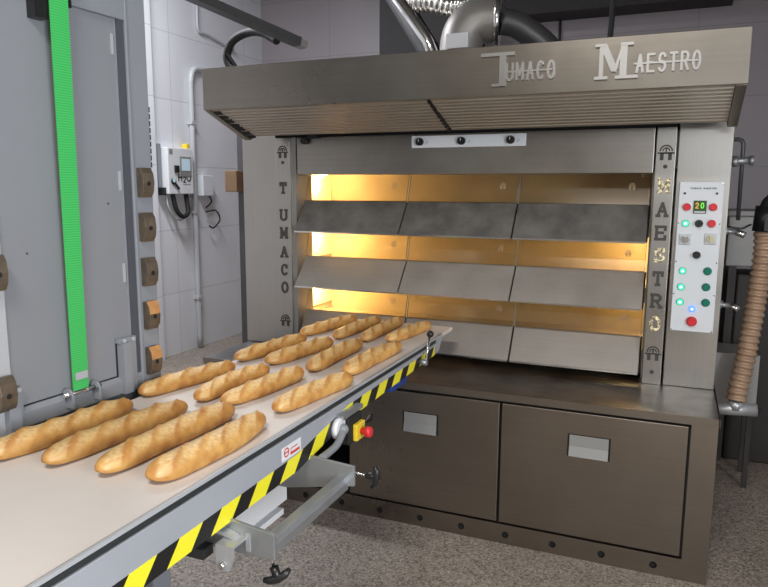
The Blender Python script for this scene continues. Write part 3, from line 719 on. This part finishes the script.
BG = [  # near end, far end, radius, label
 ((-.690, -1.822), (-.656, -1.354), .0355, 'golden baguette at the near left corner of the belt, running out of the picture'),
 ((-.538, -1.781), (-.509, -1.300), .035, 'golden baguette second from the left in the nearest row on the belt'),
 ((-.381, -1.771), (-.365, -1.268), .0355, 'golden baguette third from the left in the nearest row, with a raised slash'),
 ((-.228, -1.752), (-.228, -1.296), .0355, 'golden baguette in the nearest row, beside the metal rail, with pale flaking slashes'),
 ((-.728, -1.250), (-.654, -.845), .0325, 'baguette leftmost of the second row, beside the foot of the grey lift panel'),
 ((-.536, -1.224), (-.519, -.832), .032, 'short baguette second from the left in the second row on the belt'),
 ((-.425, -1.220), (-.376, -.814), .0325, 'baguette third from the left in the second row on the belt'),
 ((-.249, -1.216), (-.193, -.813), .0325, 'baguette of the second row beside the rail, pointing past the warning sticker'),
 ((-.710, -.753), (-.650, -.322), .032, 'baguette leftmost of the third row, in front of the bare worktop corner'),
 ((-.575, -.744), (-.502, -.333), .032, 'brown baguette second from the left in the third row on the belt'),
 ((-.383, -.771), (-.387, -.316), .0325, 'darker brown baguette third from the left in the third row'),
 ((-.239, -.762), (-.221, -.283), .0325, 'pale baguette of the third row lying beside the rail'),
 ((-.714, -.232), (-.642, .202), .0295, 'baguette leftmost of the farthest row, nearest the glowing lower left oven door'),
 ((-.544, -.241), (-.532, .221), .0295, 'baguette second from the left in the farthest row, by the oven doors'),
 ((-.408, -.239), (-.420, .240), .0295, 'baguette third from the left in the farthest row, blunt near end facing out'),
 ((-.303, -.201), (-.245, .194), .0295, 'small baguette of the farthest row, beside the black ball lever'),
]
for i, (p, q, R, lab) in enumerate(BG):
    p, q = Vector((*p, 0)), Vector((*q, 0)); d = q-p; c = (p+q)/2
    me = baguette_mesh(11+i*7, d.length, R, .010*(-1 if i % 3 else 1), 5 if i < 4 else 4)
    o = bpy.data.objects.new('baguette', me); col.objects.link(o)
    o.location = (c.x, c.y, BZ+.0004); o.rotation_euler = (0, 0, math.atan2(d.y, d.x)); tag(o, lab, 'baguette', 'baguettes on the loading belt')

# ------------------------------------------------------------------ loader lift on the left
lf = thing('loader_lift', (-.78, -1.23, 0), 'tall grey loader lift with a recessed panel and brown guide blocks', 'lift', rotz=math.radians(-2.5))
X0 = -.78
box('lift_panel', (X0-.022, -1.645, 1.0), (X0-.012, -1.175, 2.14), 'greyl', lf)
q = MB(); q.box((X0-.30, -1.80, 0), (X0-.03, -1.09, 2.55)); q.build('lift_body', 'greyd', lf)
q = MB(); q.box((X0-.03, -1.178, 0), (X0, -1.092, 2.55)); q.box((X0, -1.178, 0), (X0+.004, -1.170, 2.55)); jb = q.build('lift_jamb', 'greyp', lf, .002)
q = MB(); q.box((X0-.024, -1.206, .98), (X0-.004, -1.179, 2.11)); q.build('jamb_channel', 'channel', lf)
q = MB(); q.box((X0-.024, -1.214, .98), (X0-.010, -1.206, 2.11)); q.build('jamb_bead', 'greyp', lf)
q = MB(); q.box((X0-.03, -1.84, 0), (X0-.004, -1.640, 2.55)); q.build('lift_jamb', 'greyj', lf, .002)
q = MB(); q.box((X0-.03, -1.640, 2.106), (X0+.002, -1.178, 2.55)); q.build('lift_header', 'greyp', lf, .002)
q = MB(); q.prism([(X0-.03, .945), (X0+.002, .945), (X0+.002, .985), (X0-.006, .999), (X0-.03, .999)], 'Y', -1.640, -1.178); q.build('lift_rail', 'greyr', lf)
q = MB(); q.box((X0-.0115, -1.640, .999), (X0-.0105, -1.214, 1.003)); q.build('panel_seal', 'dark', lf)
def guide_block(y, z, worn=False):
    # face bulges outward; chamfered head and foot
    hy = .024; prof = [(.0, -.046), (.016, -.047), (.026, -.030), (.030, 0), (.026, .030), (.016, .047), (.0, .046)]
    o = MB().prism([(X0+a, z+b_) for a, b_ in prof], 'Y', y-hy, y+hy).build('guide_block', 'block', lf, .0015)
    q = MB(); q.cyl((X0+.029, y-.002, z-.003), (X0+.0308, y-.002, z-.003), .0075, 14); q.build('block_hole', 'dark', o)
    if worn:
        q = MB(); q.prism([(X0+.0165, z+.0475), (X0+.0266, z+.0305), (X0+.0304, z+.006), (X0+.0290, z+.006), (X0+.0250, z+.030), (X0+.0155, z+.0465)], 'Y', y-hy+.001, y+hy-.001); q.build('worn_face', 'orange', o)
for i, z in enumerate((1.615, 1.472, 1.326, 1.181, 1.028)): guide_block(-1.136, z, i >= 3)
for z in (1.379, 1.056): guide_block(-1.672, z)
# cable chain peeking out past the jamb
q = MB()
for i in range(9): q.box((X0-.02, -1.092, 1.665+i*.022), (X0-.004, -1.084, 1.682+i*.022))
q.build('cable_chain', 'rubber', lf)
# corner brackets with bolts
def corner(y0, y1, z0, z1):
    q = MB(); q.prism([(X0-.012, y0), (X0+.018, y0), (X0+.018, y0+.034), (X0+.006, y0+.036), (X0+.006, y1), (X0-.012, y1)], 'Z', z0, z1); o = q.build('corner_bracket', 'greyp', lf)
    for yy in (y0+.012, y1-.014): MB().cyl((X0+.006, yy, z1+.006), (X0+.013, yy, z1+.006), .0065, 12).build('bracket_bolt', 'greyj', o)
    q = MB(); q.box((X0-.012, y0-.006, z1), (X0+.006, y1, z1+.014)); q.build('bracket_lug', 'greyp', o)
    q = MB(); q.box((X0-.0115, y0-.006, z0+.05), (X0-.010, y0, z1+.014)); q.build('bracket_seal', 'dark', o)
corner(-1.268, -1.204, .945, 1.110); corner(-1.668, -1.618, .93, 1.050)
# panel dents and screws
for y, z in ((-1.222, 2.03), (-1.220, 1.62), (-1.222, 1.33)):
    q = MB(); q.box((X0-.012, y-.004, z-.03), (X0-.008, y+.004, z+.03)); q.build('panel_clip', 'greyj', lf)
for y, z in ((-1.635, 1.34), (-1.66, 1.50), (-1.27, 1.55), (-1.56, 1.42)):
    q = MB(); q.cyl((X0-.012, y, z), (X0-.0105, y, z), .003, 10); q.build('panel_screw', 'darkgrey', lf)
# green strap: a woven ribbon from a black reel down to an anchor rod
q = MB(); N = 60; vs = []; fs = []
yt0, yt1, yb0, yb1 = -1.471, -1.411, -1.456, -1.401
for i in range(N+1):
    t = i/N; z = 2.18+(1.004-2.18)*t; xx = X0+.034-.026*t
    y0 = yt0+(yb0-yt0)*t; y1 = yt1+(yb1-yt1)*t
    for y, dx in ((y0, 0), (y1, 0), (y1, -.003), (y0, -.003)): vs.append((xx+dx, y, z))
for i in range(N):
    for k in range(4): fs.append((4*i+k, 4*i+(k+1) % 4, 4*i+4+(k+1) % 4, 4*i+4+k))
fs += [(0, 1, 2, 3), (4*N, 4*N+1, 4*N+2, 4*N+3)]
gm, nt, bs = nodes('green woven webbing')
bs.inputs['Base Color'].default_value = (.025, .60, .10, 1); bs.inputs['Roughness'].default_value = .5
tc = nt.nodes.new('ShaderNodeTexCoord'); wv = nt.nodes.new('ShaderNodeTexWave'); wv.bands_direction = 'Z'; wv.inputs['Scale'].default_value = 45
rp_ = nt.nodes.new('ShaderNodeValToRGB'); rp_.color_ramp.elements[0].color = (.035, .40, .08, 1); rp_.color_ramp.elements[1].color = (.07, .55, .14, 1)
nt.links.new(tc.outputs['Object'], wv.inputs['Vector']); nt.links.new(wv.outputs['Fac'], rp_.inputs['Fac']); nt.links.new(rp_.outputs['Color'], bs.inputs['Base Color'])
so = q.add(vs, fs).build('strap', gm, lf); so['label'] = 'bright green woven lifting strap'
q = MB(); q.box((X0+.0105, -1.449, 1.035), (X0+.0115, -1.404, 1.058)); q.build('strap_stitching', 'greyj', so)
q = MB(); q.box((X0-.01, -1.508, 2.045), (X0+.022, -1.470, 2.3)); q.cyl((X0+.01, -1.475, 2.17), (X0+.01, -1.395, 2.17), .03, 20); q.box((X0-.01, -1.409, 2.09), (X0+.03, -1.397, 2.3)); q.build('strap_reel', 'black', lf)
for k, y in enumerate((-1.478, -1.380)):
    q = MB(); q.tube([(X0+.012, y-.004, 1.000), (X0+.012, y+.004, 1.000)], .019, 20); q.box((X0-.006, y-.004, .962), (X0+.031, y+.004, 1.000)); q.box((X0-.006, y-.022, .958), (X0+.0, y+.022, .985))
    an = q.build('strap_anchor', 'greyp', lf)
    if k == 0: MB().cyl((X0+.012, -1.495, 1.000), (X0+.012, -1.362, 1.000), .007, 12).build('anchor_rod', 'chrome', an)

# ------------------------------------------------------------------ wall things, left
wd = thing('water_doser', (XL+.06, 2.44, 1.74), 'white water dosing box with a small screen on the left wall', 'control box')
y0, y1, z0, z1 = 2.27, 2.62, 1.54, 1.96
R_, U_, N_ = (0, 1, 0), (0, 0, 1), (1, 0, 0)
cs = box('casing', (XL, y0, z0), (XL+.11, y1, z1), 'white', wd, .006); cx = XL+.11
s_ = box('screen_bezel', (cx, 2.43, 1.70), (cx+.006, 2.59, 1.885), 'tank', cs, .003)
box('screen', (cx+.006, 2.45, 1.755), (cx+.008, 2.57, 1.865), 'lcd', s_)
q = MB(); glyph(q, 'H', (cx, 2.40, 1.655), .055, .075, .012, .002, R=R_, U=U_, N=N_); glyph(q, '2', (cx, 2.468, 1.645), .04, .055, .009, .002, R=R_, U=U_, N=N_); glyph(q, 'O', (cx, 2.516, 1.655), .068, .075, .012, .002, R=R_, U=U_, N=N_); q.build('lettering', 'ink', cs)
q = MB(); q.box((cx, 2.47, 1.625), (cx+.001, 2.575, 1.632)); q.build('small_print', 'tank', cs)
box('push_button', (cx, 2.35, 1.735), (cx+.02, 2.405, 1.80), 'black', cs, .004)
q = MB(); q.cyl((cx, 2.33, 1.655), (cx+.012, 2.33, 1.655), .03, 20); q.bar((cx+.012, 2.345, 1.635), (cx+.014, 2.395, 1.585), .022, .006, up=(1, 0, 0)); q.build('water_valve', 'black', cs)
q = MB(); q.cyl((cx, 2.33, 1.665), (cx+.014, 2.33, 1.665), .02, 16); q.build('valve_face', 'lcd', cs)
box('corner_mark', (cx, 2.29, 1.90), (cx+.002, 2.335, 1.945), 'tank', cs)
box('side_rail', (XL, 2.225, 1.58), (XL+.05, 2.25, 1.99), 'greyp', wd)
box('hinge_block', (XL, 2.22, 1.53), (XL+.08, 2.27, 1.60), 'black', wd, .004)
box('beacon', (XL+.02, 2.575, 1.96), (XL+.08, 2.62, 2.01), 'yellow', wd, .01)
q = MB(); q.tube(catmull([(XL+.07, 2.36, 1.545), (XL+.09, 2.38, 1.40), (XL+.10, 2.45, 1.33), (XL+.10, 2.53, 1.36), (XL+.08, 2.55, 1.45), (XL+.06, 2.56, 1.545)]), .022, 12); q.build('water_hose', 'rubber', wd)
q = MB(); q.tube(catmull([(XL+.05, 2.30, 1.545), (XL+.07, 2.30, 1.42), (XL+.07, 2.42, 1.30), (XL+.06, 2.56, 1.32)]), .008, 8); q.build('thin_cable', 'pipew', wd)
wd.location.y -= .13
jb_ = thing('junction_box', (XL+.05, 2.72, 1.6), 'pale clear junction box right of the water dosing box', 'junction box')
box('cover', (XL, 2.70, 1.52), (XL+.09, 2.86, 1.72), 'clear', jb_, .005)
q = MB(); q.tube(catmull([(XL+.05, 2.84, 1.52), (XL+.06, 2.86, 1.46), (XL+.05, 2.78, 1.40)]), .008, 8); q.build('cable', 'rubber', jb_)
q = MB(); q.tube(catmull([(XL+.05, 2.78, 1.36), (XL+.08, 2.90, 1.37), (XL+.09, 2.95, 1.28), (XL+.08, 2.86, 1.20), (XL+.05, 2.82, 1.22)]), .008, 8); q.build('cable', 'rubber', jb_)
q = MB(); q.tube(catmull([(XL+.03, 2.60, .01), (XL+.03, 2.60, 1.2), (XL+.03, 2.60, 2.45), (XL+.03, 2.605, 2.60), (XL+.03, 2.64, 2.70), (XL+.03, 2.75, 2.735), (XL+.03, 3.2, 2.74)], 10), .026, 14)
for z in (.5, 1.35, 2.2): q.box((XL+.002, 2.566, z), (XL+.06, 2.634, z+.03))
tag(q.build('conduit_pipe', 'pipew'), 'pale grey conduit running up the white tiled wall beside the dosing box', 'pipe')
q = MB(); q.tube(catmull([(XL+.02, 2.75, 3.99), (XL+.02, 2.75, 3.3), (XL+.02, 2.76, 3.10), (XL+.02, 2.9, 3.085), (XL+.02, 3.23, 3.03)], 6), .012, 8); q.tube([(XL+.02, 3.22, 3.03), (XL+.02, 3.30, 3.02)], .03, 10)
tag(q.build('wall_wire', 'pipew'), 'thin bent conduit dropping from the ceiling near the black hose', 'pipe')
dpst = thing('dark_post', (-2.2, 1.55, 0), 'dark upright post with a small brown box, behind the left column of the oven', 'post')
q = MB(); q.box((-2.30, 1.50, 0), (-2.08, 1.75, .03)); q.box((-2.246, 1.502, .03), (-2.17, 1.56, 2.05)); q.build('post', 'pipeg', dpst)
box('brown_box', (-2.305, 1.42, 1.57), (-2.20, 1.502, 1.725), 'brown', dpst, .004)

# ------------------------------------------------------------------ overhead
jb_.location.y -= .04
tp_ = thing('exhaust_elbow', (-.40, 1.15, 2.11), 'silver sheet metal exhaust elbow rising behind the hood', 'duct')
q = MB(); q.tube(catmull([(-.405, 1.15, 2.17), (-.405, 1.15, 2.28), (-.405, 1.15, 2.44), (-.37, 1.16, 2.53), (-.29, 1.18, 2.57), (-.19, 1.20, 2.56)], 6), .125, 26, False); q.build('elbow_pipe', 'galv', tp_)
q = MB(); q.tube([(-.215, 1.195, 2.562), (-.185, 1.20, 2.56)], .137, 28); q.build('flange', 'chrome', tp_)
q = MB(); q.box((-.455, 1.012, 2.395), (-.325, 1.03, 2.475)); q.build('duct_patch', 'white', tp_)  # pale rectangle on the front of the duct
q = MB(); q.tube(catmull([(-.175, 1.20, 2.56), (-.08, 1.23, 2.53), (.08, 1.3, 2.40), (.2, 1.35, 2.19)], 6), .075, 20); q.build('bent_duct', 'pipeg', tp_)
q = MB(); q.tube([(-.43, .955, 2.17), (-.55, .955, 2.44), (-1.74, .955, 3.98)], .034, 18); rebase(tag(q.build('shiny_pipe', 'chrome'), 'polished steel pipe slanting up to the ceiling left of the elbow', 'pipe'))
q = MB(); q.tube([(-.60, 1.8, 2.20), (-.80, 1.8, 2.50), (-1.75, 1.8, 3.95)], .075, 18); rebase(tag(q.build('dark_duct', 'pipeg'), 'dark duct slanting to the ceiling behind the polished pipe', 'duct'))
P_ = catmull([(-.95, 1.6, 2.83), (-.75, 1.55, 2.80), (-.55, 1.5, 2.74), (-.42, 1.45, 2.73)], 20)
q = MB(); q.tube(P_, .06, 18, True, lambda i: .06+.008*math.sin(i*1.6)); q.tube([(-.95, 1.6, 2.83), (-1.0, 1.6, 3.0), (-1.0, 1.6, 3.99)], .06, 16); rebase(tag(q.build('foil_duct', 'foil'), 'crinkled foil duct at the top edge beside the elbow', 'duct'))
q = MB(); q.tube(catmull([(.50, 1.3, 3.99), (.43, 1.3, 2.75), (.42, 1.3, 2.5), (.40, 1.3, 2.12)], 8), .016, 10); rebase(tag(q.build('hanging_cable', 'rubber'), 'black cable dropping from the ceiling behind the hood lettering', 'cable'))
q = MB(); q.cyl((-.280, 3.885, 2.3), (-.280, 3.885, 3.148), .012, 10); rebase(tag(q.build('wall_conduit', 'pipeg'), 'thin dark conduit on the back wall between the elbow and the hanging cable', 'conduit'))
tr = thing('cable_trunking', (-2.0, .6, 2.75), 'dark grey cable trunking with a torn end over the left of the oven', 'trunking')
q = MB(); q.bar((-2.12, -.45, 2.845), (-1.42, 1.0, 2.50), .075, .05); q.build('trunking_body', 'pipeg', tr)
q = MB(); q.bar((-1.435, .97, 2.505), (-1.40, 1.045, 2.488), .07, .045); q.build('trunking_end', 'tank', tr)
q = MB(); q.bar((-1.86, .09, 2.722), (-1.84, .13, 2.712), .09, .064); q.build('clip_band', 'rubber', tr)
q = MB(); q.box((-2.12, -.47, 2.84), (-2.09, -.43, 3.99)); q.box((-1.72, .33, 2.66), (-1.70, .37, 3.99)); q.build('hanger_rod', 'pipeg', tr)
hp = catmull([(-1.52, .92, 2.50), (-1.66, .96, 2.57), (-1.80, 1.0, 2.585), (-1.91, 1.0, 2.54), (-1.955, 1.0, 2.45), (-1.92, 1.0, 2.37), (-1.82, 1.0, 2.30), (-1.5, 1.0, 2.2), (-1.36, 1.0, 2.145)], 12)
q = MB(); q.tube(hp, .03, 14, True, lambda i: .025+.0025*(i % 2)); bh = rebase(tag(q.build('black_hose', 'rubber'), 'black corrugated hose looping out of the trunking behind the hood', 'hose'))
q = MB(); q.bar((-1.92, .96, 2.46), (-1.86, .96, 2.38), .02, .012); o = q.build('hose_tie', 'black'); 
for v in o.data.vertices: v.co -= bh.location
o.parent = bh

# ------------------------------------------------------------------ right of the oven
tk = thing('water_tank', (1.35, 1.6, 0), 'pale grey metal tank behind the ribbed hose right of the oven', 'tank')
box('tank_body', (1.10, 1.45, 1.17), (1.75, 1.9, 1.455), 'tank', tk, .006)
box('tank_lid', (1.09, 1.43, 1.455), (1.76, 1.92, 1.485), 'tank', tk, .004)
q = MB()
for x, y in ((1.12, 1.47), (1.70, 1.47), (1.12, 1.85), (1.70, 1.85)): q.box((x, y, 0), (x+.04, y+.04, 1.17))
q.build('tank_stand', 'cab', tk)
mc = thing('burner_casing', (1.35, 1.6, .2), 'dark brown burner casing under the grey tank', 'machine')
box('casing', (1.17, 1.52, 0), (1.68, 1.83, 1.12), 'cab', mc, .01)
ps = thing('plate_stand', (1.16, 1.22, 0), 'grey metal plate on dark legs behind the foot of the ribbed hose', 'stand')
q = MB(); q.box((1.05, 1.09, .44), (1.275, 1.10, .74)); q.box((1.05, 1.10, .735), (1.275, 1.36, .74)); q.build('plate', 'tank', ps, .002)
for x in (1.06, 1.24):
    for y in (1.10, 1.33): box('leg', (x, y, 0), (x+.025, y+.025, .735), 'cab', ps)
q = MB(); q.cyl((1.032, .93, .475), (1.265, .93, .492), .032, 24); q.cyl((1.165, .93, .485), (1.165, .93, .53), .036, 20)
dp = q.build('drain_pipe', 'alu'); q = MB(); q.cyl((1.265, .93, .492), (1.272, .93, .492), .018, 14); q.cyl((1.272, .93, .492), (1.285, .93, .492), .007, 10); q.build('end_plug', 'black', dp)
tag(dp, 'short silver drain pipe at the foot of the ribbed hose', 'pipe')
hpts = catmull([(1.166, .93, .533), (1.172, .94, .60), (1.196, .97, .755), (1.225, 1.0, 1.05), (1.238, 1.0, 1.28), (1.232, 1.0, 1.40)], 30)
acc = [0.]
for a, b_ in zip(hpts[:-1], hpts[1:]): acc.append(acc[-1]+(b_-a).length)
nn = 300; hq = []; k = 0
for i in range(nn+1):
    t = acc[-1]*i/nn
    while k < len(hpts)-2 and acc[k+1] < t: k += 1
    hq.append(hpts[k].lerp(hpts[k+1], (t-acc[k])/max(1e-9, acc[k+1]-acc[k])))
q = MB(); q.tube(hq, .046, 22, True, lambda i: .0455+.0045*math.sin(acc[-1]*i/nn/.034*2*PI))
hs_ = q.build('ribbed_hose', 'hose'); q = MB(); q.cyl((1.232, 1.0, 1.395), (1.24, 1.0, 1.52), .055, 20); q.box((1.225, .94, 1.40), (1.30, .98, 1.46)); q.build('hose_clamp', 'black', hs_)
q = MB(); q.tube(catmull([(1.238, 1.0, 1.50), (1.26, 1.0, 1.545), (1.34, 1.0, 1.575), (1.6, 1.0, 1.58)], 8), .04, 14); q.build('hose_bend', 'rubber', hs_)
tag(hs_, 'copper brown ribbed hose hanging beside the right side of the oven', 'hose')
gp_ = thing('gas_pipe', (1.08, .95, 1.7), 'thin dark pipe with a valve behind the right column', 'pipe')
q = MB(); q.tube([(1.031, .95, 1.845), (1.085, .95, 1.845), (1.098, .95, 1.838), (1.104, .95, 1.825), (1.108, .95, 1.45)], .010, 10); q.build('pipe_run', 'pipeg', gp_)
q = MB(); q.cyl((1.031, .93, 1.738), (1.145, .93, 1.742), .018, 14); q.cyl((1.06, .93, 1.738), (1.085, .93, 1.738), .027, 14); q.cyl((1.135, .93, 1.742), (1.155, .93, 1.742), .024, 14); q.build('valve', 'zinc', gp_)
for z, yy in ((1.39, .9), (1.02, .9)):
    t = thing('drain_tap', (1.05, yy, z), 'metal tap with black cable on the oven side by the grey tank' if z > 1.2 else 'lower metal tap on the oven side beside the ribbed hose', 'tap')
    q = MB(); q.cyl((1.027, yy, z+.012), (1.10, yy, z+.004), .013, 14); q.cyl((1.045, yy, z+.010), (1.065, yy, z+.008), .021, 12); q.build('tap_body', 'zinc', t)
    q = MB(); q.tube([(1.10, yy, z+.004), (1.125, yy, z-.004), (1.14, yy, z-.012)], .016, 14); q.build('tap_spout', 'chrome', t)
    if z > 1.2: q = MB(); q.tube(catmull([(1.06, yy-.01, z+.03), (1.12, yy, z+.022), (1.15, yy+.01, z+.035), (1.165, yy+.04, z+.04)], 6), .005, 8); q.build('cable', 'black', t)

# ------------------------------------------------------------------ light
def area(name, loc, rot, sx, sy, e, c):
    L = bpy.data.lights.new(name, 'AREA'); L.shape = 'RECTANGLE'; L.size = sx; L.size_y = sy; L.energy = e; L.color = c
    o = bpy.data.objects.new(name, L); col.objects.link(o); o.location = loc; o.rotation_euler = rot; return o
DAY = (.90, .95, 1.0)
def mid(h): return ((h[0]+h[1])/2, (h[2]+h[3])/2, h[1]-h[0]-.1, h[3]-h[2]-.1)
u, z, a, b = mid(W1); area('window_daylight', (u, YF-.02, z), (PI/2, 0, 0), a, b, 6, DAY)
u, z, a, b = mid(W2); area('window_daylight', (XR-.02, u, z), (PI/2, 0, PI/2), a, b, 140, DAY)
u, z, a, b = mid(W3); area('window_daylight', (u, YF-.02, z), (PI/2, 0, 0), a, b, 5.5, DAY)
for x, y, e, c, lab in ((.4, -3.7, 110, (1, .96, .90), 'strip lamp on the ceiling in front of the oven'), (-2.6, .8, 120, (.92, .95, 1), 'added ceiling lamp out of view that brightens the left wall')):  # second lamp is added to brighten the left wall
    t = thing('ceiling_light', (x, y, ZC-.06), lab, 'lamp')
    box('lamp_housing', (x-.62, y-.09, ZC-.06), (x+.62, y+.09, ZC), 'white', t, .004)
    area('strip_lamp', (x, y, ZC-.075), (0, 0, 0), 1.2, .14, e, c)
wld = bpy.data.worlds.new('World'); scene.world = wld; wld.use_nodes = True
wld.node_tree.nodes['Background'].inputs['Color'].default_value = (.75, .85, 1, 1); wld.node_tree.nodes['Background'].inputs['Strength'].default_value = 1.0

# ------------------------------------------------------------------ camera
cd = bpy.data.cameras.new('camera'); cam = bpy.data.objects.new('camera', cd); col.objects.link(cam)
cd.sensor_fit = 'HORIZONTAL'; cd.sensor_width = 36; cd.lens = 683.6*36/768
pi_, ya, ro = -.1526, -.4003, .0043
F = Vector((math.sin(ya)*math.cos(pi_), math.cos(ya)*math.cos(pi_), math.sin(pi_)))
Rr = Vector((math.cos(ya), -math.sin(ya), 0)); Up = Rr.cross(F)
c_, s_ = math.cos(ro), math.sin(ro)
R2 = Rr*c_ + Up*s_; U2 = -Rr*s_ + Up*c_
# image x' = X c - Y s (y down): a clockwise turn of the picture
R2 = Rr*c_ + Up*(s_); U2 = Up*c_ - Rr*s_
mat = Matrix((R2, U2, -F)).transposed().to_4x4(); mat.translation = Vector((.8187, -2.8938, 1.6)); cam.matrix_world = mat
scene.camera = cam
scene.view_settings.view_transform = 'Standard'; scene.view_settings.look = 'None'; scene.view_settings.gamma = 1; scene.view_settings.use_curve_mapping = False
scene.view_settings.exposure = 0.0
scene.cycles.max_bounces = 10; scene.cycles.transparent_max_bounces = 12; scene.cycles.use_denoising = True; scene.cycles.sample_clamp_indirect = 6
